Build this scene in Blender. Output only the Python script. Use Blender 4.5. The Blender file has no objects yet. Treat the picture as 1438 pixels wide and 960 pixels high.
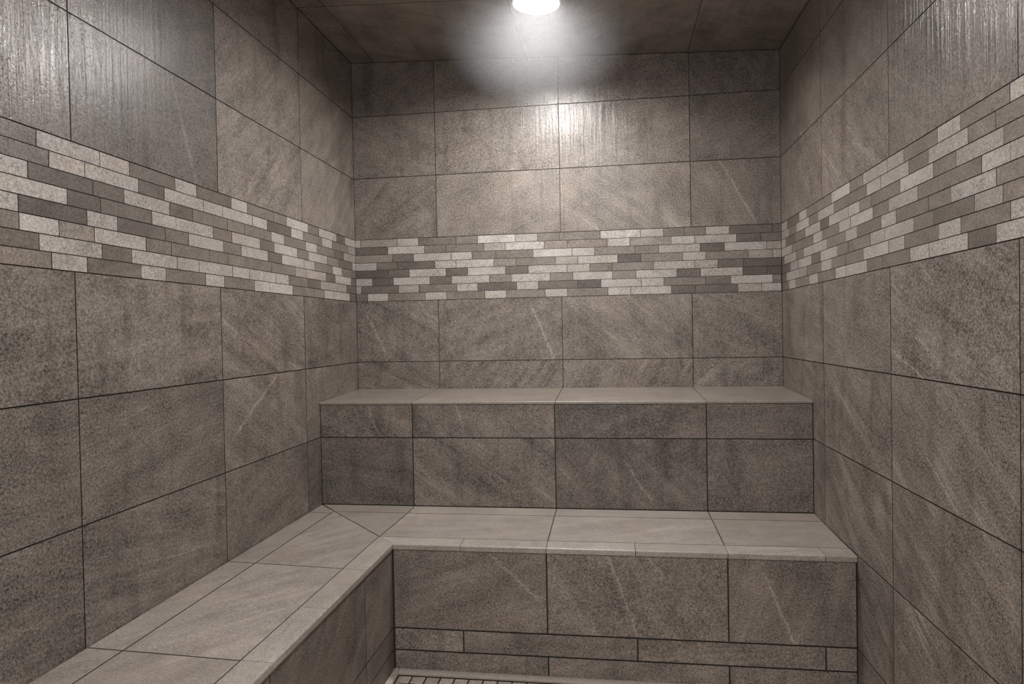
import bpy, bmesh, math, random
from mathutils import Vector
random.seed(11)
S = bpy.context.scene
COL = S.collection

# ---------------------------------------------------------------- measured room (metres)
W = 2.052                       # room width, left wall x=0, right wall x=W, back wall y=0
YF = -3.05                      # front end of the side walls
XS = [0.0, 0.4234, 1.0354, 1.6475, W]            # back wall vertical joints
H1, H2, H3, H4, H5, H6, H7 = 2.3067, 1.9992, 1.6929, 1.3835, 1.0789, 0.7724, 0.4677
CZ0, CZW = 2.580, 2.490         # ceiling falls towards the right wall
YU, YL = -0.4634, -0.9333       # front faces of upper and lower bench
XL = 0.4724                     # front face of the left run of the lower bench
UB, UF = 0.9435, 0.9265         # upper seat height at the wall / at the edge
LB, LF = 0.4783, 0.4648         # lower seat height at the wall / at the edge
Z1, Z2 = 0.1609, 0.0814         # joints low on the bench fronts
YW, YS, XW, XSI = -0.566, -0.862, 0.0965, 0.3985  # strip joints in the lower seat
LAMP = (1.0, -0.615)

def ceil_z(x):
    return CZ0 + (CZW - CZ0) * x / W

# ---------------------------------------------------------------- node helpers
class NT:
    def __init__(self, name):
        self.m = bpy.data.materials.new(name)
        self.m.use_nodes = True
        self.t = self.m.node_tree
        self.t.nodes.clear()
    def n(self, typ, **kw):
        nd = self.t.nodes.new(typ)
        ins = kw.pop('ins', {})
        for k, v in kw.items():
            setattr(nd, k, v)
        for k, v in ins.items():
            self.put(nd.inputs[k], v)
        return nd
    def put(self, sock, v):
        if isinstance(v, bpy.types.NodeSocket):
            self.t.links.new(v, sock)
        else:
            sock.default_value = v
    def math(self, op, a, b=0.0, c=0.0, clamp=False):
        nd = self.n('ShaderNodeMath', operation=op, use_clamp=clamp)
        for i, v in enumerate((a, b, c)):
            self.put(nd.inputs[i], v)
        return nd.outputs[0]
    def mapr(self, v, a, b, c, d):
        nd = self.n('ShaderNodeMapRange', clamp=True)
        for i, x in enumerate((v, a, b, c, d)):
            self.put(nd.inputs[i], x)
        return nd.outputs[0]
    def noise(self, vec, scale, detail=2.0, rough=0.5, dist=0.0):
        nd = self.n('ShaderNodeTexNoise', ins={'Vector': vec, 'Scale': scale, 'Detail': detail, 'Roughness': rough, 'Distortion': dist})
        return nd.outputs[0]
    def vmul(self, v, xyz):
        nd = self.n('ShaderNodeVectorMath', operation='MULTIPLY')
        self.put(nd.inputs[0], v)
        nd.inputs[1].default_value = xyz
        return nd.outputs[0]
    def mix(self, f, a, b, blend='MIX'):
        nd = self.n('ShaderNodeMix', data_type='RGBA', blend_type=blend)
        self.put(nd.inputs[0], f)
        self.put(nd.inputs[6], a)
        self.put(nd.inputs[7], b)
        return nd.outputs[2]

WARM = (0.202, 0.171, 0.147, 1)
NEUT = (0.197, 0.184, 0.173, 1)

def stone(name, gain=1.0, grain=1.0, rough=0.5, bump=1.0, streaky=1.0, run=1.0):
    q = NT(name)
    tuv = q.n('ShaderNodeAttribute', attribute_name='tuv').outputs['Vector']
    dat = q.n('ShaderNodeAttribute', attribute_name='tdat')
    sep = q.n('ShaderNodeSeparateColor', ins={0: dat.outputs['Color']})
    tone, ang, streak = sep.outputs[0], sep.outputs[1], sep.outputs[2]
    wet = dat.outputs['Alpha']
    vn = q.n('ShaderNodeAttribute', attribute_name='tvein')
    sv = q.n('ShaderNodeSeparateColor', ins={0: vn.outputs['Color']})
    # turn the stone's bedding by the tile's own angle
    ro = q.n('ShaderNodeVectorRotate', rotation_type='Z_AXIS')
    q.put(ro.inputs['Vector'], tuv)
    q.put(ro.inputs['Angle'], q.math('MULTIPLY', ang, -1.0))
    r = ro.outputs[0]
    st = q.noise(q.vmul(r, (1.6, 9.0, 1.0)), 1.5, 5.0, 0.58, 0.6)
    st2 = q.noise(q.vmul(r, (3.0, 26.0, 1.0)), 1.3, 4.0, 0.6, 0.4)
    cl = q.noise(tuv, 5.5, 4.0, 0.6, 0.3)
    g1 = q.noise(tuv, 150.0, 3.0, 0.75)
    g2 = q.noise(tuv, 330.0, 2.0, 0.7)
    pit = q.mapr(q.noise(tuv, 210.0, 1.0, 0.5), 0.62, 0.74, 0.0, 1.0)
    pitm = q.mapr(q.noise(tuv, 11.0, 2.0, 0.5), 0.40, 0.62, 0.15, 1.0)
    pit = q.math('MULTIPLY', pit, pitm)
    # value
    v = q.math('MULTIPLY_ADD', q.math('SUBTRACT', st, 0.5), q.math('MULTIPLY', streak, 1.15 * streaky), 1.0)
    v = q.math('MULTIPLY_ADD', q.math('SUBTRACT', st2, 0.5), q.math('MULTIPLY', streak, 0.7 * streaky), v)
    v = q.math('MULTIPLY_ADD', q.math('SUBTRACT', cl, 0.5), 1.0 * streaky, v)
    cl2 = q.noise(tuv, 17.0, 5.0, 0.68)
    v = q.math('MULTIPLY_ADD', q.math('SUBTRACT', cl2, 0.5), 0.7 * streaky, v)
    v = q.math('MULTIPLY_ADD', q.math('SUBTRACT', g1, 0.5), 3.2 * grain, v)
    v = q.math('MULTIPLY_ADD', q.math('SUBTRACT', g2, 0.5), 2.6 * grain, v)
    v = q.math('MULTIPLY', v, q.math('MULTIPLY_ADD', pit, -0.38 * grain, 1.0))
    # fine pale hairlines that follow the bedding, broken up by a mask
    hl = q.noise(q.vmul(r, (1.2, 7.0, 1.0)), 2.1, 3.0, 0.5, 0.8)
    hl = q.mapr(q.math('ABSOLUTE', q.math('SUBTRACT', hl, 0.56)), 0.0, 0.012, 1.0, 0.0)
    hl = q.math('MULTIPLY', hl, q.mapr(q.noise(tuv, 7.0, 2.0, 0.5), 0.52, 0.68, 0.0, 0.28))
    v = q.math('MULTIPLY_ADD', q.math('MULTIPLY', hl, streak), 1.0 * streaky, v)
    wi = q.mapr(q.noise(q.vmul(r, (3.0, 75.0, 1.0)), 1.0, 3.0, 0.6, 0.25), 0.53, 0.70, 0.0, 1.0)
    wi = q.math('MULTIPLY', wi, q.mapr(st, 0.50, 0.66, 0.0, 1.0))
    v = q.math('MULTIPLY_ADD', q.math('MULTIPLY', wi, streak), 0.5 * streaky, v)
    # one measured quartz vein: start offset, direction, half length per tile
    suv = q.n('ShaderNodeSeparateXYZ', ins={0: tuv})
    du = q.math('SUBTRACT', suv.outputs[0], sv.outputs[0])
    dv = q.math('SUBTRACT', suv.outputs[1], sv.outputs[1])
    ca, sa = q.math('COSINE', sv.outputs[2]), q.math('SINE', sv.outputs[2])
    along = q.math('ADD', q.math('MULTIPLY', du, ca), q.math('MULTIPLY', dv, sa))
    acr = q.math('SUBTRACT', q.math('MULTIPLY', dv, ca), q.math('MULTIPLY', du, sa))
    acr = q.math('MULTIPLY_ADD', q.math('SUBTRACT', q.noise(tuv, 14.0, 3.0, 0.6), 0.5), 0.022, acr)
    li = q.mapr(q.math('ABSOLUTE', acr), 0.0007, 0.0032, 1.0, 0.0)
    hal = q.mapr(q.math('ABSOLUTE', acr), 0.0, 0.014, 0.35, 0.0)
    li = q.math('MAXIMUM', li, hal)
    en = q.math('SUBTRACT', vn.outputs['Alpha'], q.math('ABSOLUTE', along))
    li = q.math('MULTIPLY', li, q.mapr(en, 0.0, 0.03, 0.0, 1.0))
    li = q.math('MULTIPLY', li, q.mapr(g1, 0.35, 0.6, 0.35, 1.0))
    v = q.math('MULTIPLY_ADD', li, 1.15, v)
    stain = q.mapr(q.noise(q.vmul(tuv, (13.0, 2.2, 1.0)), 1.0, 3.0, 0.55), 0.54, 0.74, 1.0, 0.66 if run > .5 else 0.92)
    v = q.math('MULTIPLY', v, stain)
    v = q.math('MULTIPLY', q.math('MAXIMUM', v, 0.12), q.math('MULTIPLY', tone, gain))
    # hue: warm brown for dark stone, neutral grey for the pale strips, with rusty and violet clouds
    hue = q.mapr(tone, 1.1, 2.4, 0.0, 1.0)
    base = q.mix(hue, WARM, NEUT)
    tint = q.noise(tuv, 3.2, 3.0, 0.55)
    base = q.mix(q.mapr(tint, 0.5, 0.75, 0.0, 0.45), base, (0.218, 0.168, 0.134, 1))
    base = q.mix(q.mapr(tint, 0.5, 0.28, 0.0, 0.5), base, (0.190, 0.163, 0.141, 1))
    comb = q.n('ShaderNodeVectorMath', operation='SCALE')
    q.put(comb.inputs[0], base)
    q.put(comb.inputs['Scale'], v)
    # water: run marks down the wall and beads
    drip = q.noise(q.vmul(tuv, (75.0, 2.4, 1.0)), 1.0, 3.0, 0.6)
    dripw = q.math('MULTIPLY', q.mapr(drip, 0.45, 0.62, 0.0, run), wet)
    vor = q.n('ShaderNodeTexVoronoi', feature='F1', ins={'Vector': tuv, 'Scale': 150.0, 'Randomness': 1.0})
    bead = q.mapr(vor.outputs['Distance'], 0.0, 0.24, 1.0, 0.0)
    sepc = q.n('ShaderNodeSeparateColor', ins={0: vor.outputs['Color']})
    bead = q.math('MULTIPLY', bead, q.mapr(sepc.outputs[0], 0.55, 0.57, 0.0, 1.0))
    bead = q.math('MULTIPLY', bead, q.mapr(wet, 0.35, 0.8, 0.0, 1.0))
    h = q.math('MULTIPLY_ADD', g1, 0.0012, q.math('MULTIPLY', g2, 0.0006))
    h = q.math('MULTIPLY_ADD', pit, -0.0008, h)
    h = q.math('MULTIPLY_ADD', dripw, 0.0011, h)
    h = q.math('MULTIPLY_ADD', bead, 0.0035, h)
    bp = q.n('ShaderNodeBump', ins={'Strength': 0.55 * bump, 'Distance': 1.0, 'Height': h})
    hw = q.math('MULTIPLY_ADD', dripw, 0.0016, q.math('MULTIPLY', bead, 0.0030))
    hw = q.math('MULTIPLY_ADD', g1, 0.0011, hw)
    bc = q.n('ShaderNodeBump', ins={'Strength': 0.7, 'Distance': 1.0, 'Height': hw})
    ro_ = q.math('MULTIPLY_ADD', wet, -0.14, rough)
    ro_ = q.math('MULTIPLY_ADD', q.math('SUBTRACT', g1, 0.5), 0.35, ro_)
    ro_ = q.math('MULTIPLY_ADD', dripw, -0.12, ro_)
    ro_ = q.math('MULTIPLY_ADD', bead, -0.3, ro_)
    ro_ = q.math('MAXIMUM', ro_, 0.08)
    darkwet = q.math('MULTIPLY_ADD', dripw, -0.16, 1.0)
    c2 = q.n('ShaderNodeVectorMath', operation='SCALE')
    q.put(c2.inputs[0], comb.outputs[0])
    q.put(c2.inputs['Scale'], darkwet)
    pb = q.n('ShaderNodeBsdfPrincipled', ins={'Base Color': c2.outputs[0], 'Roughness': ro_, 'Normal': bp.outputs[0], 'Specular IOR Level': 0.5,
        'Coat Weight': wet, 'Coat Roughness': 0.17, 'Coat IOR': 1.5, 'Coat Normal': bc.outputs[0]})
    out = q.n('ShaderNodeOutputMaterial')
    q.t.links.new(pb.outputs[0], out.inputs[0])
    return q.m

def grout(name, col):
    q = NT(name)
    geo = q.n('ShaderNodeNewGeometry').outputs['Position']
    nz = q.noise(geo, 180.0, 3.0, 0.6)
    c = q.mix(q.mapr(nz, 0.3, 0.7, 0.0, 1.0), (col[0] * .65, col[1] * .65, col[2] * .65, 1), (*col, 1))
    pb = q.n('ShaderNodeBsdfPrincipled', ins={'Base Color': c, 'Roughness': 0.85})
    out = q.n('ShaderNodeOutputMaterial')
    q.t.links.new(pb.outputs[0], out.inputs[0])
    return q.m

M_WALL = stone('porcelain stone tile', 1.02, grain=1.05)
M_MOS = stone('mosaic strip tile', 1.0, grain=0.65, rough=0.42, streaky=0.65, run=0.4)
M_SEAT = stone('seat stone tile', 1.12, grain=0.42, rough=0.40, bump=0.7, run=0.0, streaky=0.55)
M_CEIL = stone('ceiling stone tile', 1.0, grain=0.7, rough=0.5)
M_FLOOR = stone('floor mosaic tile', 3.0, grain=0.6, rough=0.5, streaky=0.7)
M_GROUT = grout('dark grout', (0.040, 0.031, 0.025))
M_GROUTP = grout('brown grout', (0.075, 0.060, 0.050))
M_GROUTS = grout('seat grout', (0.105, 0.086, 0.073))

# ---------------------------------------------------------------- tile field builder
class Field:
    """A field of individually bevelled tiles over a grout bed, in the plane O + u U + v V; N looks out of the surface."""
    def __init__(self, O, U, V, N):
        self.O, self.U, self.V, self.N = Vector(O), Vector(U), Vector(V), Vector(N).normalized()
        self.vs, self.fs, self.mi = [], [], []
        self.uv, self.dat, self.vein = [], [], []
    def P(self, u, v, n=0.0):
        return self.O + self.U * u + self.V * v + self.N * n
    def _add(self, ring, n, rec):
        i0 = len(self.vs)
        for (u, v) in ring:
            self.vs.append(self.P(u, v, n))
            self.uv.append((u, v, rec['seed']))
            wt = rec['wet']
            self.dat.append((rec['tone'], rec['ang'], rec['streak'], wt(u, v) if callable(wt) else wt))
            self.vein.append(rec['vein'])
        return list(range(i0, i0 + len(ring)))
    @staticmethod
    def inset(poly, d):
        n = len(poly)
        out = []
        ds = d if isinstance(d, (list, tuple)) else [d] * n
        for i in range(n):
            p0, p1, p2 = Vector(poly[i - 1]), Vector(poly[i]), Vector(poly[(i + 1) % n])
            e1, e2 = (p1 - p0).normalized(), (p2 - p1).normalized()
            n1, n2 = Vector((-e1.y, e1.x)), Vector((-e2.y, e2.x))
            a, b = p1 + n1 * ds[i - 1], p1 + n2 * ds[i]
            cr = e1.x * e2.y - e1.y * e2.x
            t = ((b - a).x * e2.y - (b - a).y * e2.x) / cr
            out.append(tuple(a + e1 * t))
        return out
    def tile(self, poly, tone=1.0, ang=0.6, streak=1.0, wet=0.0, gap=0.0020, bev=0.0006, depth=0.006, vein=None, lift=0.0, mat=0):
        area = sum(poly[i - 1][0] * poly[i][1] - poly[i][0] * poly[i - 1][1] for i in range(len(poly)))
        if area < 0:
            poly = poly[::-1]
        ve = (0.0, 0.0, 0.0, -1.0)
        if vein:
            (a, b) = vein
            ve = ((a[0] + b[0]) / 2, (a[1] + b[1]) / 2, math.atan2(b[1] - a[1], b[0] - a[0]), math.hypot(b[0] - a[0], b[1] - a[1]) / 2 + .02)
        rec = dict(seed=random.uniform(0, 60), tone=tone, ang=ang, streak=streak, wet=wet, vein=ve)
        outer = self.inset(poly, gap / 2)
        inner = self.inset(outer, bev)
        k = len(poly)
        a = self._add(outer, -depth, rec)
        b = self._add(outer, -bev + lift, rec)
        c = self._add(inner, lift, rec)
        if callable(wet) and k == 4:      # enough points inside the face for the wetness to vary smoothly
            nu, nv = 6, 5
            ids = []
            A, B, C_, D = (Vector(p) for p in inner)
            for iv in range(nv + 1):
                t = iv / nv
                l, r = A.lerp(D, t), B.lerp(C_, t)
                ids.append(self._add([tuple(l.lerp(r, iu / nu)) for iu in range(nu + 1)], lift, rec))
            for iv in range(nv):
                for iu in range(nu):
                    self.fs.append([ids[iv][iu], ids[iv][iu + 1], ids[iv + 1][iu + 1], ids[iv + 1][iu]]); self.mi.append(mat)
        else:
            self.fs.append(c); self.mi.append(mat)
        for i in range(k):
            j = (i + 1) % k
            self.fs.append([b[i], b[j], c[j], c[i]]); self.mi.append(1)
            self.fs.append([a[i], a[j], b[j], b[i]]); self.mi.append(1)
    def bed(self, poly, n=-0.0028, thick=0.03, mat=1):
        """the grout bed and the board behind it: a closed slab"""
        area = sum(poly[i - 1][0] * poly[i][1] - poly[i][0] * poly[i - 1][1] for i in range(len(poly)))
        if area < 0:
            poly = poly[::-1]
        rec = dict(seed=0, tone=1, ang=0, streak=0, wet=0, vein=(0, 0, 0, -1))
        a = self._add(poly, n, rec)
        b = self._add(poly, n - thick, rec)
        k = len(poly)
        self.fs.append(a); self.mi.append(mat)
        self.fs.append(b[::-1]); self.mi.append(mat)
        for i in range(k):
            j = (i + 1) % k
            self.fs.append([b[i], b[j], a[j], a[i]]); self.mi.append(mat)
    def build(self, name, mats, parent=None):
        me = bpy.data.meshes.new(name)
        me.from_pydata([tuple(v) for v in self.vs], [], self.fs)
        for m in mats:
            me.materials.append(m)
        me.polygons.foreach_set('material_index', self.mi)
        at = me.attributes.new('tuv', 'FLOAT_VECTOR', 'POINT')
        at.data.foreach_set('vector', [x for p in self.uv for x in p])
        at = me.attributes.new('tdat', 'FLOAT_COLOR', 'POINT')
        at.data.foreach_set('color', [x for p in self.dat for x in p])
        at = me.attributes.new('tvein', 'FLOAT_COLOR', 'POINT')
        at.data.foreach_set('color', [x for p in self.vein for x in p])
        # one consistent handedness: flip everything when (U, V, N) is left-handed
        if self.U.cross(self.V).dot(self.N) < 0:
            me.flip_normals()
        me.update()
        o = bpy.data.objects.new(name, me)
        COL.objects.link(o)
        if parent is not None:
            o.parent = parent
            o.matrix_parent_inverse = parent.matrix_world.inverted()
        return o

def rect(u0, v0, u1, v1):
    return [(u0, v0), (u1, v0), (u1, v1), (u0, v1)]

def tag(o, label=None, cat=None, kind=None, group=None):
    for k, v in (('label', label), ('category', cat), ('kind', kind), ('group', group)):
        if v:
            o[k] = v
    return o

def empty(name, loc):
    e = bpy.data.objects.new(name, None)
    COL.objects.link(e)
    e.location = loc
    bpy.context.view_layer.update()
    return e

def jit(s=0.06):
    return random.uniform(-s, s)

def grid(F, us, vs, tones, angs, streaks=None, wets=None, veins=(), gap=0.0026, clip=None, **kw):
    """rows of tiles: vs from top to bottom, us in order; tones[row][col]"""
    for r in range(len(vs) - 1):
        for c in range(len(us) - 1):
            poly = rect(us[c], vs[r + 1], us[c + 1], vs[r])
            if clip:
                poly = clip(poly)
            ve = None
            for (a, b) in veins:
                mu, mv = (a[0] + b[0]) / 2, (a[1] + b[1]) / 2
                if min(us[c], us[c + 1]) < mu < max(us[c], us[c + 1]) and vs[r + 1] < mv < vs[r]:
                    ve = (a, b)
            F.tile(poly, tone=tones[r][c] * TG, ang=angs[r][c] + jit(.12), streak=(streaks[r][c] if streaks else 1.0),
                   wet=(wets if callable(wets) else wets[r][c] if wets else 0.0), vein=ve, gap=gap, **kw)
TG = 1.0

# ---------------------------------------------------------------- mosaic rows (end of each strip along the wall + its shade)
TONE = dict(W=2.3, L=2.1, l=1.75, m=1.35, M=1.04, B=0.96, D=0.75, X=0.58)
MB =[
 "0.028L 0.22m 0.328L 0.519M 0.627M 0.815W 0.923l 1.03M 1.225M 1.413W 1.52L 1.616B 1.713M 1.82L 2.012D 2.052D",
 "0.17D 0.359L 0.468M 0.659B 0.764l 0.955W 1.067m 1.257M 1.363L 1.555m 1.663W 1.852L 1.962D 2.052D",
 "0.193m 0.302D 0.493L 0.598W 0.716M 0.9B 1.089W 1.196L 1.387M 1.497M 1.687L 1.797X 1.986L 2.051l",
 "0.111L 0.22D 0.411D 0.517L 0.707L 0.817m 1.008M 1.116l 1.305L 1.413X 1.606M 1.712L 1.902M 2.012l 2.051l",
 "0.169X 0.278D 0.466L 0.575D 0.763L 0.875D 1.063L 1.172l 1.278M 1.472M 1.662L 1.767l 1.88D 2.05X",
 "0.086L 0.195X 0.383L 0.493D 0.683L 0.791M 0.98L 1.091M 1.28L 1.389M 1.579L 1.687D 1.878L 1.986X 2.05X",
 "0.027L 0.221D 0.326l 0.519M 0.624L 0.817D 0.923L 1.113D 1.224X 1.414L 1.519L 1.71M 1.823D 2.011L 2.049m",
 "0.06D 0.166L 0.358M 0.466L 0.658M 0.765L 0.956M 1.063L 1.257M 1.364L 1.553L 1.662D 1.854D 1.962l 2.049L",
]
ML =[
 "-2.131M -1.92D -1.729L -1.622L -1.43D -1.324L -1.13D -1.027L -0.836M -0.733M -0.541W -0.431M -0.237L -0.133D -0L",
 "-2.095M -1.887D -1.78L -1.589L -1.481D -1.291L -1.184L -0.994L -0.888W -0.697D -0.589W -0.399M -0.288L -0.098M -0l",
 "-2.115D -1.945L -1.755X -1.646D -1.458L -1.348D -1.156M -1.048M -0.859M -0.755L -0.566M -0.455W -0.265M -0.154D -0l",
 "-1.837L -1.73X -1.538D -1.431L -1.241L -1.131M -0.944L -0.838D -0.645W -0.54B -0.349L -0.216M -0.045D -0L",
 "-2.137D -1.972L -1.777X -1.673L -1.481D -1.372M -1.184L -1.074M -0.888L -0.778D -0.586W -0.48L -0.287M -0.179L -0M",
 "-1.863L -1.754m -1.564L -1.456M -1.266M -1.158M -0.862M -0.667M -0.564l -0.365L -0.261D -0.066L -0.001D",
 "-2.082M -1.92D -1.729L -1.622D -1.429L -1.321L -1.132L -1.023L -0.832L -0.723L -0.551M -0.427D -0.235l -0.126l -0.003D",
 "-2.046M -1.887M -1.78L -1.588D -1.482L -1.289M -1.182L -0.99M -0.882W -0.692W -0.493M -0.388M -0.282L -0.088L -0.005D",
]
MR =[
 "-0.099L -0.294D -0.404L -0.71M -0.899W -1.015M -1.202L -1.312L -1.501M -1.61L -1.801M -1.89L -2.031M",
 "-0.131l -0.25M -0.434L -0.551M -0.739L -0.853M -1.045M -1.155L -1.342L -1.454B -1.643L -1.751M -1.863M -1.976L",
 "-0.071L -0.231D -0.38M -0.576L -0.679D -0.882L -0.985W -1.081M -1.287M -1.479L -1.588M -1.778l -1.928M -2.03M",
 "-0.18L -0.488M -0.599L -0.791M -0.903L -1.092L -1.207M -1.393L -1.506M -1.697B -1.802L -1.975l -2.03M",
 "-0.047M -0.245L -0.353M -0.547L -0.657L -0.853M -0.961L -1.155M -1.259L -1.452M -1.564M -1.752L -1.902M -2.029L",
 "-0.152D -0.276l -0.46L -0.577D -0.764L -0.877M -0.981M -1.07M -1.181L -1.368L -1.479M -1.667D -1.776l -1.914M -2.029L",
 "-0.083D -0.29L -0.4l -0.589M -0.704L -0.851M -1.012M -1.206L -1.311L -1.504M -1.609L -1.801B -1.914L -2.029M",
 "-0.121D -0.23L -0.431M -0.544L -0.746M -0.85L -1.041L -1.16M -1.345M -1.454L -1.639L -1.751D -1.913L -2.029M",
]


def mosaic(F, rows, start, wet=.12):
    n = len(rows)
    for j, row in enumerate(rows):
        zt = H3 + (H4 - H3) * j / n
        zb = H3 + (H4 - H3) * (j + 1) / n
        items = []
        for tok in row.split():
            items.append((float(tok[:-1]), tok[-1]))
        for i, (e, t) in enumerate(items):
            s = start if (i == 0 and start is not None) else (items[i - 1][0] if i else None)
            if s is None:
                s = e - 0.19
            lo, hi = min(s, e), max(s, e)
            if hi - lo < 0.006:
                continue
            tn = TONE[t] * (1 + jit(.05))
            F.tile(rect(lo, zb, hi, zt), tone=tn, ang=random.choice((.3, .8, -.5)), streak=.5 if t in 'WLl' else .8, wet=wet,
                   gap=0.0014, bev=0.0005, depth=0.006, lift=random.uniform(-.0006, .0002))

# ---------------------------------------------------------------- back wall
F = Field((0, 0, 0), (1, 0, 0), (0, 0, 1), (0, -1, 0))
top = lambda poly: [(u, min(v, ceil_z(u) - .001)) if v < 2.45 else (u, ceil_z(u) - .001) for (u, v) in poly]
grid(F, XS, [2.55, H1, H2, H3],
     [[.92, .95, 1.0, .9], [1.0, 1.02, 1.08, .95], [1.0, 1.08, 1.12, 1.0]],
     [[.5, .2, .3, -.9], [-.5, .4, .3, .5], [.6, .3, -.6, -1.0]],
     [[.5, .5, .5, .6], [.7, .5, .6, .7], [.7, .4, .8, .7]],
     lambda x, z: .12 + .8 * math.exp(-((x - 1.13) / .26) ** 2 - ((z - 2.12) / .30) ** 2),
     veins=[((1.779, 1.998), (1.935, 1.71))], clip=top)
grid(F, XS, [H4, H5, H6],
     [[.97, 1.02, 1.06, .96], [1.02, 1.05, 1.06, 1.02]],
     [[-.5, .5, -.7, -.5], [-.4, .9, .9, .7]],
     [[.9, .9, 1.0, .7], [1.0, 1.1, 1.0, .8]],
     veins=[((.89, 1.34), (.993, 1.086)), ((.049, 1.324), (.156, 1.107))])
F.bed([(-.03, 0), (W + .03, 0), (W + .03, CZW + .03), (-.03, CZ0 + .03)])
wb = tag(F.build('wall_back', [M_WALL, M_GROUTP]), kind='structure')
F = Field((0, 0, 0), (1, 0, 0), (0, 0, 1), (0, -1, 0))
mosaic(F, MB, 0.0)
o = F.build('mosaic_band', [M_MOS, M_GROUTP], wb)
o['label'] = 'band of thin pale and dark stone strips across the wall'

# ---------------------------------------------------------------- left wall
def ramp(x, a, b):
    t = max(0.0, min(1.0, (x - a) / (b - a)))
    return t * t * (3 - 2 * t)
def wet_left(y, z):              # wettest high up and near the entrance
    return ramp(-y, 1.1, 2.15) * (.12 + .88 * ramp(z, 1.2, 1.95))
def wet_right(y, z):
    return ramp(-y, .5, 1.8) * (.05 + .9 * ramp(z, 1.5, 2.0))
LY = [0.0, -.5947, -1.2076, -1.8203, -2.433, YF]
F = Field((0, 0, 0), (0, 1, 0), (0, 0, 1), (1, 0, 0))
grid(F, LY, [CZ0 - .002, H1, H2, H3],
     [[.95, 1.0, 1.0, 1.0, 1.0], [1.06, 1.08, .74, .88, 1], [1.1, 1.1, .72, .84, 1]],
     [[.4, .4, .3, .2, .2], [.7, .7, .3, .3, .3], [.8, .75, .35, .3, .3]],
     [[.6, .8, .6, .4, .4], [.9, .9, .4, .3, .3], [.8, 1.1, .5, .3, .3]],
     wet_left, veins=[((-1.435, 1.985), (-1.325, 1.700))])
grid(F, LY, [H4, H5, H6, H7, .16],
     [[.9, .98, 1.0, .86, 1], [.92, 1.02, .86, .82, 1], [.72, .86, .92, .84, 1], [1] * 5],
     [[.1, -.45, .15, .1, .2], [.2, -.5, .25, .1, 0], [.2, .2, -.3, -.3, 0], [0] * 5],
     [[.5, 1.1, 1.0, .9, 1], [.5, .8, .9, .8, 1], [.7, .7, 1.1, 1.3, 1], [1] * 5],
     wet_left,
     veins=[((-1.144, .884), (-.835, 1.077))])
F.bed([(.0, 0), (YF, 0), (YF, CZ0), (.0, CZ0)])
wl = tag(F.build('wall_left', [M_WALL, M_GROUT]), kind='structure')
F = Field((0, 0, 0), (0, 1, 0), (0, 0, 1), (1, 0, 0))
def extend(rows):
    out = []
    for r in rows:
        first = float(r.split()[0][:-1])
        pre, e = [], first
        while e > YF + .2:
            e -= random.choice((.108, .19, .19))
            pre.append('%.3f%s' % (e, random.choice('LMDLMD')))
        out.append(' '.join(pre[::-1] + [r]))
    return out
def extend_r(rows):
    out = []
    for r in rows:
        e = float(r.split()[-1][:-1])
        post = []
        while e > YF + .2:
            e -= random.choice((.108, .19, .19))
            post.append('%.3f%s' % (e, random.choice('LMMLMD')))
        out.append(' '.join([r] + post))
    return out
mosaic(F, extend(ML), None, wet_left)
o = F.build('mosaic_band', [M_MOS, M_GROUT], wl)
o['label'] = 'band of thin pale and dark stone strips along the wall'

# ---------------------------------------------------------------- right wall
RY = [0.0, -.602, -1.2154, -1.8293, -2.442, YF]
F = Field((W, 0, 0), (0, 1, 0), (0, 0, 1), (-1, 0, 0))
grid(F, RY, [CZW - .002, H1, H2, H3],
     [[.9, .95, .95, 1, 1], [1.0, .98, .9, .8, 1], [1.08, 1.1, .92, .9, 1]],
     [[.6, .5, .4, .2, .2], [.8, .7, .4, .3, .3], [.9, .7, .5, .3, .3]],
     [[.5, .5, .4, .4, .4], [.6, .6, .5, .4, .3], [.7, .8, .6, .3, .3]],
     wet_right, gap=.0020)
grid(F, RY, [H4, H5, H6, H7, .16, -.02],
     [[1.0, 1.0, .98, .9, 1], [.95, .98, .98, .9, 1], [.95, 1.0, .98, .9, 1], [.85, .9, .95, 1, 1], [1] * 5],
     [[.2, .3, .35, .2, .2], [.5, .6, .65, .3, 0], [.6, .55, .6, .5, 0], [.5, .5, .55, .5, 0], [0] * 5],
     [[.5, .7, 1.0, .8, 1], [.7, .9, 1.0, .8, 1], [.8, 1.3, 1.3, 1, 1], [1, 1.1, 1.2, 1, 1], [1] * 5],
     veins=[((-1.211, 1.15), (-1.43, 1.075)), ((-1.426, .884), (-1.585, .782))])
F.bed([(.0, 0), (YF, 0), (YF, CZW), (.0, CZW)])
wr = tag(F.build('wall_right', [M_WALL, M_GROUT]), kind='structure')
F = Field((W, 0, 0), (0, 1, 0), (0, 0, 1), (-1, 0, 0))
mosaic(F, extend_r(MR), 0.0)
o = F.build('mosaic_band', [M_MOS, M_GROUTP], wr)
o['label'] = 'band of thin pale and brown stone strips along the wall'

# ---------------------------------------------------------------- ceiling
nx = Vector((-(CZW - CZ0) / W, 0, 1)).normalized() * -1
F = Field((0, 0, CZ0), (1, 0, (CZW - CZ0) / W), (0, 1, 0), nx)
CX = [0.0, .118, .88, 1.643, W]
ys = [0.0, -.592, -1.204, -1.816, -2.428, YF]
for i in range(5):
    for j in range(4):
        F.tile(rect(CX[j], ys[i + 1], CX[j + 1], ys[i]), tone=1.1 + jit(.05), ang=random.choice((.5, .8, 2.2)), streak=.6, wet=.3, gap=.002)
F.bed([(-.033, .0), (W + .033, .0), (W + .033, YF), (-.033, YF)])
tag(F.build('ceiling', [M_CEIL, M_GROUT]), kind='structure')

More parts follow.
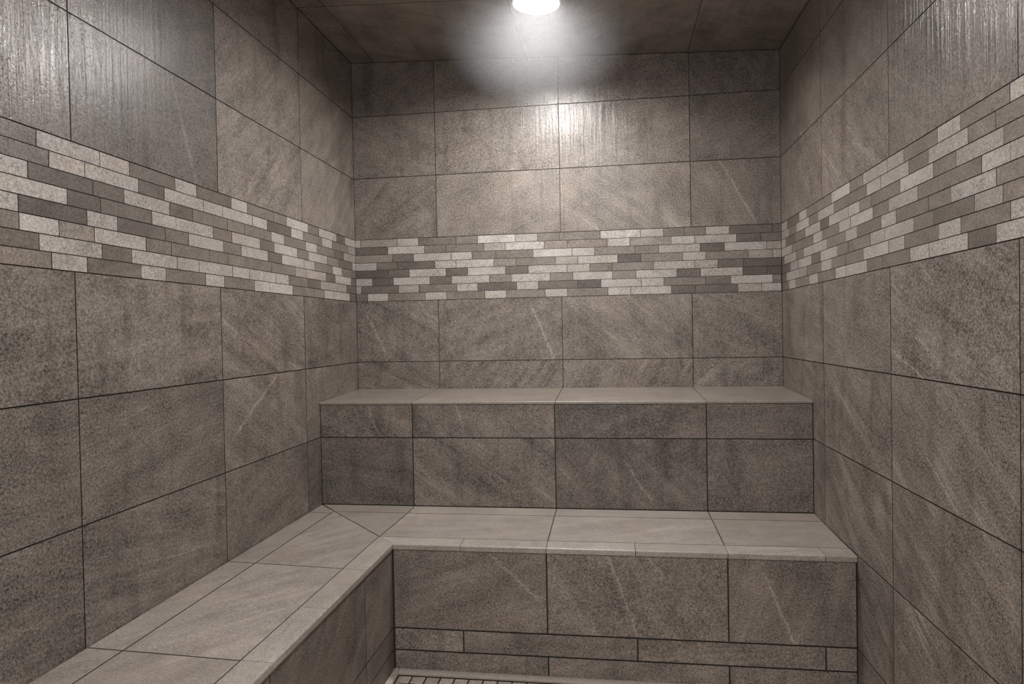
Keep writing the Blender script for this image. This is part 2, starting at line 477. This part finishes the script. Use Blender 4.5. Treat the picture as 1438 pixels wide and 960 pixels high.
# ---------------------------------------------------------------- floor: small square mosaic
F = Field((0, 0, 0), (1, 0, 0), (0, 1, 0), (0, 0, 1))
p = .0512
x = XL + .024
while x < W - .004:
    y = YL - .026
    while y > YF:
        F.tile(rect(x, max(y - p, YF), min(x + p, W - .003), y), tone=1.0 + jit(.12), ang=.5, streak=.4, gap=.004, bev=.0008, depth=.004, lift=random.uniform(-.0004, 0))
        y -= p
    x += p
F.bed([(-.03, .0), (W + .03, .0), (W + .03, YF), (-.03, YF)], thick=.05)
tag(F.build('floor', [M_FLOOR, M_GROUT]), kind='structure')

# pale trim strip where the bench fronts meet the floor
def prism_strip(F_, path_u, prof, v_of):
    pass
def trim(name, a, b, off):
    """quarter-round strip from a to b on the floor; off = outward direction"""
    a, b, off = Vector(a), Vector(b), Vector(off)
    prof = [(0.0, 0.0), (.021, 0.0), (.021, .005), (.0185, .0095), (.013, .0125), (.006, .0135), (0.0, .0135)]
    vs, fs = [], []
    for e in (a, b):
        for (d, z) in prof:
            vs.append(e + off * d + Vector((0, 0, z + .0004)))
    n = len(prof)
    for i in range(n):
        j = (i + 1) % n
        fs.append([i, j, n + j, n + i])
    fs.append(list(range(n))[::-1]); fs.append(list(range(n, 2 * n)))
    me = bpy.data.meshes.new(name)
    me.from_pydata([tuple(v) for v in vs], [], fs)
    me.materials.append(M_TRIM)
    bm = bmesh.new(); bm.from_mesh(me); bmesh.ops.recalc_face_normals(bm, faces=bm.faces); bm.to_mesh(me); bm.free()
    o = bpy.data.objects.new(name, me)
    COL.objects.link(o)
    return tag(o, kind='structure')
def plain(name, col, rough, nscale=120.0, amt=.25):
    q = NT(name)
    geo = q.n('ShaderNodeNewGeometry').outputs['Position']
    nz = q.noise(geo, nscale, 3.0, 0.6)
    c = q.mix(q.mapr(nz, 0.3, 0.7, 0.0, 1.0), tuple(x * (1 - amt) for x in col) + (1,), (*col, 1))
    pb = q.n('ShaderNodeBsdfPrincipled', ins={'Base Color': c, 'Roughness': rough})
    out = q.n('ShaderNodeOutputMaterial')
    q.t.links.new(pb.outputs[0], out.inputs[0])
    return q.m
M_TRIM = plain('pale trim', (.50, .44, .385), .4)
trim('trim_1', (XL + .0225, YL - .0012, 0), (W - .003, YL - .0012, 0), (0, -1, 0))
trim('trim_2', (XL + .0012, YL - .0012, 0), (XL + .0012, YF, 0), (1, 0, 0))

# ---------------------------------------------------------------- rounded seat edge (a row of edge tiles with a bullnose)
def edge_strip(name, origin, U, V, N, pieces, parent, mats, tone, bull=.0045, thick=.019, over=.0045, wet=.3, gap=.002):
    """pieces: list of (u_in0, u_in1, u_out0, u_out1, v_in, v_out): quads between the inner joint (v_in) and the front edge (v_out)."""
    F = Field(origin, U, V, N)
    seg = 6
    for (i0, i1, o0, o1, vi, vo, tn) in pieces:
        rec = dict(seed=random.uniform(0, 60), tone=tone * tn, ang=random.uniform(0, 1), streak=.6, wet=wet, vein=(0, 0, 0, -1))
        sg = 1 if vo > vi else -1
        vi2, vo2 = vi + sg * gap / 2, vo + sg * over
        prof = [(vi2, -.006), (vi2, 0.0)]
        for k in range(seg + 1):
            a = math.pi / 2 * k / seg
            prof.append((vo2 - sg * bull * (1 - math.sin(a)), -bull * (1 - math.cos(a))))
        prof += [(vo2, -thick), (vo2 - sg * .012, -thick)]
        rings = []
        for side in (0, 1):
            r = []
            for (v, n) in prof:
                t = (v - vi) / (vo - vi)
                ua = i0 + (o0 - i0) * t if side == 0 else i1 + (o1 - i1) * t
                ua += gap / 2 if side == 0 else -gap / 2
                F.vs.append(F.P(ua, v, n)); F.uv.append((ua, v + n, rec['seed']))
                F.dat.append((rec['tone'], rec['ang'], rec['streak'], rec['wet'])); F.vein.append(rec['vein'])
                r.append(len(F.vs) - 1)
            rings.append(r)
        for k in range(len(prof) - 1):
            F.fs.append([rings[0][k], rings[1][k], rings[1][k + 1], rings[0][k + 1]]); F.mi.append(0)
        F.fs.append(rings[0][::-1]); F.mi.append(0)
        F.fs.append(rings[1]); F.mi.append(0)
    o = F.build(name, mats, parent)
    bm = bmesh.new(); bm.from_mesh(o.data); bmesh.ops.recalc_face_normals(bm, faces=bm.faces); bm.to_mesh(o.data); bm.free()
    for pl in o.data.polygons:
        pl.use_smooth = len(pl.vertices) == 4
    o.data.set_sharp_from_angle(angle=math.radians(40)) if hasattr(o.data, 'set_sharp_from_angle') else None
    return o

# ---------------------------------------------------------------- upper bench
ub = tag(empty('upper_bench', (W / 2, YU / 2, LB)), 'upper tiled stone bench running the full width of the back wall', 'bench')
E = .0015
F = Field((0, 0, UB), (1, 0, 0), (0, 1, (UB - UF) / (0 - YU)), (0, (UF - UB) / (0 - YU), 1))
UX = [E, .4173, 1.032, 1.642, W - E]
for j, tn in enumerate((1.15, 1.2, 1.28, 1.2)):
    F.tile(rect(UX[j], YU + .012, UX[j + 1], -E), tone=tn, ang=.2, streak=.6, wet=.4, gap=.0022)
F.bed(rect(E, YU + .014, W - E, -E), thick=.02)
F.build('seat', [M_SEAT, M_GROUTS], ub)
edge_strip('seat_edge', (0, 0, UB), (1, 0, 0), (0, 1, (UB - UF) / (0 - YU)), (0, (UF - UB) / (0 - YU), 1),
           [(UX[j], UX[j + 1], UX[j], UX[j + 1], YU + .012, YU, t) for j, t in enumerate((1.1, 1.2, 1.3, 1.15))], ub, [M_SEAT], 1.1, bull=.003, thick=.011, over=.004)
F = Field((0, YU, 0), (1, 0, 0), (0, 0, 1), (0, -1, 0))
grid(F, [E, .4173, 1.029, 1.642, W - E], [UF - .0115, H6, LB + .001],
     [[1.0, 1.12, .90, .94], [.80, 1.06, .86, .92]],
     [[-.6, -.9, .4, .2], [-.1, -.7, -.8, .1]],
     [[.8, .6, .6, .5], [.9, 1.1, .8, .7]],
     veins=[((1.308, .686), (1.42, .52)), ((.609, .917), (.638, .817)), ((.214, .909), (.269, .779))], gap=.0034)
F.bed(rect(E, LB - .03, W - E, UF - .012), thick=.025)
F.build('front_panel', [M_WALL, M_GROUT], ub)

# ---------------------------------------------------------------- lower bench: an L along the back and the left wall
lb = tag(empty('lower_bench', (XL, YL, 0)), 'low L-shaped tiled bench along the back and left walls, with mitred corner', 'bench')
sl = (LF - LB) / (YL - YU)                       # fall of the back run towards its edge
F = Field((0, YU, LB), (1, 0, 0), (0, 1, sl), (0, -sl, 1))
v = lambda y: y - YU
def mx(y):                                       # mitre line: x as a function of y
    return XL * (y - YU) / (YL - YU)
# wall strip, main tiles, in (x, y) of the back run
bx = [.42, 1.03, 1.6425, W - E]
strip = [(.0, .42), (.42, 1.03), (1.03, 1.6425), (1.6425, W - E)]
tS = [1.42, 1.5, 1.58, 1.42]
for j, (a, b) in enumerate(strip):
    if j == 0:
        F.tile([(E + .004, v(YU - E)), (b, v(YU - E)), (b, v(YW)), (mx(YW), v(YW))], tone=1.35, ang=.2, streak=.6, wet=.35, gap=.0034)
        F.tile([(mx(YW), v(YW)), (b, v(YW)), (mx(YS), v(YS))], tone=1.38, ang=.5, streak=.6, wet=.35, gap=.0034) if abs(b - mx(YS)) < .03 else None
    else:
        F.tile(rect(a, v(YW), b, v(YU - E)), tone=tS[j], ang=.1, streak=.6, wet=.35, gap=.0034)
        F.tile(rect(a if j > 1 else .404, v(YS), b, v(YW)) if j > 1 else [(mx(YS), v(YS)), (b, v(YS)), (b, v(YW)), (a, v(YW))], tone=tS[j] * (1 + jit(.03)), ang=(.15, .2, .4, .1)[j], streak=.9, wet=.35, gap=.0034)
# left run, same heights mirrored over the mitre
slx = (LF - LB) / XL
LYs = [-.592, -1.205, -1.818, -2.43, YF]
G = Field((0, 0, LB), (1, 0, slx), (0, 1, 0), (-slx, 0, 1))
my = lambda x: YU + (YL - YU) * x / XL
prev_w = None
for j in range(5):
    y1 = (LYs[j - 1] if j else None)
    y0 = LYs[j]
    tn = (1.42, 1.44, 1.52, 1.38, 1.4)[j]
    if j == 0:
        G.tile([(E, YU - .006), (XW, my(XW)), (XW, y0), (E, y0)], tone=1.35, ang=.6, streak=.7, wet=.25, gap=.0034)
    else:
        G.tile(rect(E, y0, XW, y1), tone=tn * .93, ang=.9, streak=.7, wet=.25, gap=.0034)
    if j == 1:
        G.tile([(XW, my(XW)), (XSI, my(XSI)), (XSI, y0), (XW, y0)], tone=tn, ang=1.0, streak=1.2, wet=.25, gap=.0034)
    elif j > 1:
        G.tile(rect(XW, y0, XSI, y1), tone=tn, ang=(0, 0, .9, 1.1, 1)[j], streak=1.1, wet=.25, gap=.0034)
# merge both runs and their beds into one seat mesh
n0 = len(F.vs)
def slab(F_, poly, th=.02, n=-.0028):
    F_.bed(poly, n=n, thick=th)
slab(F, [(E, v(YU - E)), (W - E, v(YU - E)), (W - E, v(YS - .002)), (mx(YS - .002), v(YS - .002))])
slab(G, [(E, YU), (XSI + .002, my(XSI + .002)), (XSI + .002, YF), (E, YF)])
off = len(F.vs)
F.vs += G.vs; F.uv += [(a, b, c + 3) for a, b, c in G.uv]; F.dat += G.dat; F.vein += G.vein
F.fs += [[i + off for i in f] for f in G.fs]; F.mi += G.mi
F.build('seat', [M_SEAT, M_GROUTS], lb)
cuts = [None, .7235, 1.03, 1.3365, 1.6415, 1.952, W - E]
pcs = []
for j in range(6):
    a, b = cuts[j], cuts[j + 1]
    if a is None:
        pcs.append((mx(YS), b, XL, b, v(YS), v(YL), 1.08))
    else:
        pcs.append((a, b, a, b, v(YS), v(YL), (1, 1.05, 1.1, 1.0, 1.05, 1.0)[j]))
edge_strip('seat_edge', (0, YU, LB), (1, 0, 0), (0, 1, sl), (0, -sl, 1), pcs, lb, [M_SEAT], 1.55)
ly = [None, -1.205, -1.5095, -1.816, -2.12, -2.43, -2.74, YF]
pcs = []
for j in range(7):
    a, b = ly[j], ly[j + 1]
    t = (1.02, 1.0, 1.1, 1.05, 1, 1, 1)[j]
    if a is None:                # in this frame u runs along -y
        pcs.append((-my(XSI), -b, -YL, -b, XSI, XL, t))
    else:
        pcs.append((-a, -b, -a, -b, XSI, XL, t))
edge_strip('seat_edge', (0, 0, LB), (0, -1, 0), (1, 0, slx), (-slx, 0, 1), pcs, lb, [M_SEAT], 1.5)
# front of the back run
F = Field((0, YL, 0), (1, 0, 0), (0, 0, 1), (0, -1, 0))
zt = LF - .0185
for a, b, tn, ve, an in ((XL + .003, 1.030, 1.06, ((.835, .431), (.997, .285)), .3), (1.030, 1.6415, 1.10, ((1.246, .443), (1.334, .175)), -.9), (1.6415, W - .003, 1.06, ((1.762, .386), (1.853, .163)), 1.2)):
    F.tile(rect(a, Z1, b, zt), tone=tn, ang=an, streak=.7, gap=.0042, vein=ve)
for a, b, tn in ((XL + .003, .7295, 1.25), (.7295, 1.339, 1.04), (1.339, 1.951, 1.1), (1.951, W - .003, 1.1)):
    F.tile(rect(a, Z2, b, Z1), tone=tn, ang=.1, streak=.8, gap=.0042)
for a, b, tn in ((XL + .003, 1.031, 1.2), (1.031, 1.6425, 1.2), (1.6425, W - .003, 1.15)):
    F.tile(rect(a, .001, b, Z2), tone=tn, ang=.3, streak=.9, gap=.0042)
F.bed(rect(XL - .02, .0005, W - .003, zt), thick=.025)
F.build('front_panel', [M_WALL, M_GROUT], lb)
# front of the left run
F = Field((XL, 0, 0), (0, 1, 0), (0, 0, 1), (1, 0, 0))
yy = [YL - .003, -1.211, -1.824, -2.437, YF]
for j in range(4):
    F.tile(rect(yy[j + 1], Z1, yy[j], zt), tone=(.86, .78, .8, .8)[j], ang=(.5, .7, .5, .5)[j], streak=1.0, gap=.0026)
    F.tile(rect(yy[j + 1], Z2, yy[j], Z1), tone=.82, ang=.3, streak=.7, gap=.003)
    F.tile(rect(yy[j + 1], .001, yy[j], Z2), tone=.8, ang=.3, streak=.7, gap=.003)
F.bed(rect(YF, .0005, YL - .003, zt), thick=.025)
F.build('front_panel', [M_WALL, M_GROUT], lb)

# ---------------------------------------------------------------- ceiling light: white ring and a shallow glowing lens
def emit(name, col, strength):
    q = NT(name)
    em = q.n('ShaderNodeEmission', ins={'Color': (*col, 1), 'Strength': strength})
    out = q.n('ShaderNodeOutputMaterial')
    q.t.links.new(em.outputs[0], out.inputs[0])
    return q.m
def lathe(name, prof, mat, parent, seg=64):
    vs, fs = [], []
    for (r, z) in prof:
        for k in range(seg):
            a = 2 * math.pi * k / seg
            vs.append((r * math.cos(a), r * math.sin(a), z))
    for i in range(len(prof) - 1):
        for k in range(seg):
            l = (k + 1) % seg
            fs.append([i * seg + k, i * seg + l, (i + 1) * seg + l, (i + 1) * seg + k])
    me = bpy.data.meshes.new(name)
    me.from_pydata(vs, [], fs)
    me.materials.append(mat)
    bm = bmesh.new(); bm.from_mesh(me)
    bmesh.ops.remove_doubles(bm, verts=bm.verts, dist=1e-6)
    bmesh.ops.recalc_face_normals(bm, faces=bm.faces); bm.to_mesh(me); bm.free()
    for p_ in me.polygons:
        p_.use_smooth = True
    o = bpy.data.objects.new(name, me)
    COL.objects.link(o)
    if parent is not None:
        o.parent = parent
    return o
M_RING = plain('white enamel', (.8, .8, .79), .35, amt=.05)
LENS_POWER = 400.0
M_LENS = emit('lit lens', (1.0, .98, .96), LENS_POWER)
def ceiling_light(x, y):
    e = empty('ceiling_light', (x, y, ceil_z(x) - .001))
    e.rotation_euler = (0, math.atan((CZ0 - CZW) / W), 0)
    ring = [(.098, 0.0), (.097, -.034), (.094, -.0375), (.089, -.0375), (.086, -.034), (.084, 0.0)]
    lathe('trim_ring', ring, M_RING, e)
    dome = [(.0835, -.003)] + [(.0835 * math.cos(a), -.006 - .004 * math.sin(a)) for a in [math.pi / 2 * k / 10 for k in range(10)]] + [(.0002, -.010)]
    l = lathe('lens', dome, M_LENS, e)
    l['label'] = 'glowing white domed lens'
    return e
tag(ceiling_light(*LAMP), 'round glowing white light set in the stone ceiling', 'ceiling light')

# faint steam under the light, its density shaped to give a glow
q = NT('steam')
oc = q.n('ShaderNodeTexCoord').outputs['Object']
ln = q.n('ShaderNodeVectorMath', operation='LENGTH')
q.put(ln.inputs[0], oc)
fall = q.mapr(ln.outputs['Value'], 0.0, 0.44, 1.0, 0.0)
rim = q.math('SUBTRACT', 1.04, fall)
dens = q.math('MULTIPLY', q.math('MULTIPLY', fall, q.math('MULTIPLY', rim, rim)), 0.85)
vo = q.n('ShaderNodeVolumePrincipled', ins={'Color': (.97, .98, 1, 1), 'Density': dens, 'Anisotropy': .15})
out = q.n('ShaderNodeOutputMaterial')
q.t.links.new(vo.outputs[0], out.inputs['Volume'])
prof = [(.0002, -.44)] + [(.50 * math.sin(a), -.44 * math.cos(a)) for a in [math.pi / 2 * k / 12 for k in range(1, 13)]] + [(.0002, 0.0)]
st_ = lathe('steam', prof, q.m, None, 48)
st_.location = (LAMP[0], LAMP[1], ceil_z(LAMP[0]) - .0025)
st_.rotation_euler = (0, math.atan((CZ0 - CZW) / W), 0)
tag(st_, 'thin white haze of steam glowing around the ceiling light', 'steam', 'stuff')

# second downlight of the same room, nearer the entrance, and an added soft fill light on the entrance side
def area(name, loc, rot, size, power, col, shape='DISK', sy=None):
    ld = bpy.data.lights.new(name, 'AREA')
    ld.shape = shape
    ld.size = size
    if sy:
        ld.size_y = sy
    ld.energy = power
    ld.color = col
    o = bpy.data.objects.new(name, ld)
    COL.objects.link(o)
    o.location = loc
    o.rotation_euler = rot
    return o
area('entrance_downlight', (1.03, -2.45, ceil_z(1.03) - .03), (0, 0, 0), .17, 25.0, (1, .98, .96))
area('entrance_fill', (1.05, -3.9, 1.05), (math.radians(90), 0, 0), 1.7, 11.0, (1, .985, .97), 'RECTANGLE', 1.9)

w = bpy.data.worlds.new('ambient fill')  # even fill added from all sides, not daylight
S.world = w
w.use_nodes = True
bg = w.node_tree.nodes['Background']
bg.inputs[0].default_value = (1.0, .985, .97, 1)
bg.inputs[1].default_value = .14

# ---------------------------------------------------------------- camera
cd = bpy.data.cameras.new('camera')
cam = bpy.data.objects.new('camera', cd)
COL.objects.link(cam)
cam.location = (1.2616, -3.2775, 1.2217)
cam.rotation_euler = (1.5547, .0189, .1430)
cd.sensor_fit = 'HORIZONTAL'
cd.sensor_width = 36.0
cd.lens = 952.52 * 36.0 / 1438.0
cd.clip_start = .02
S.camera = cam
S.view_settings.view_transform = 'Standard'
S.view_settings.look = 'None'
S.view_settings.exposure = 0.08
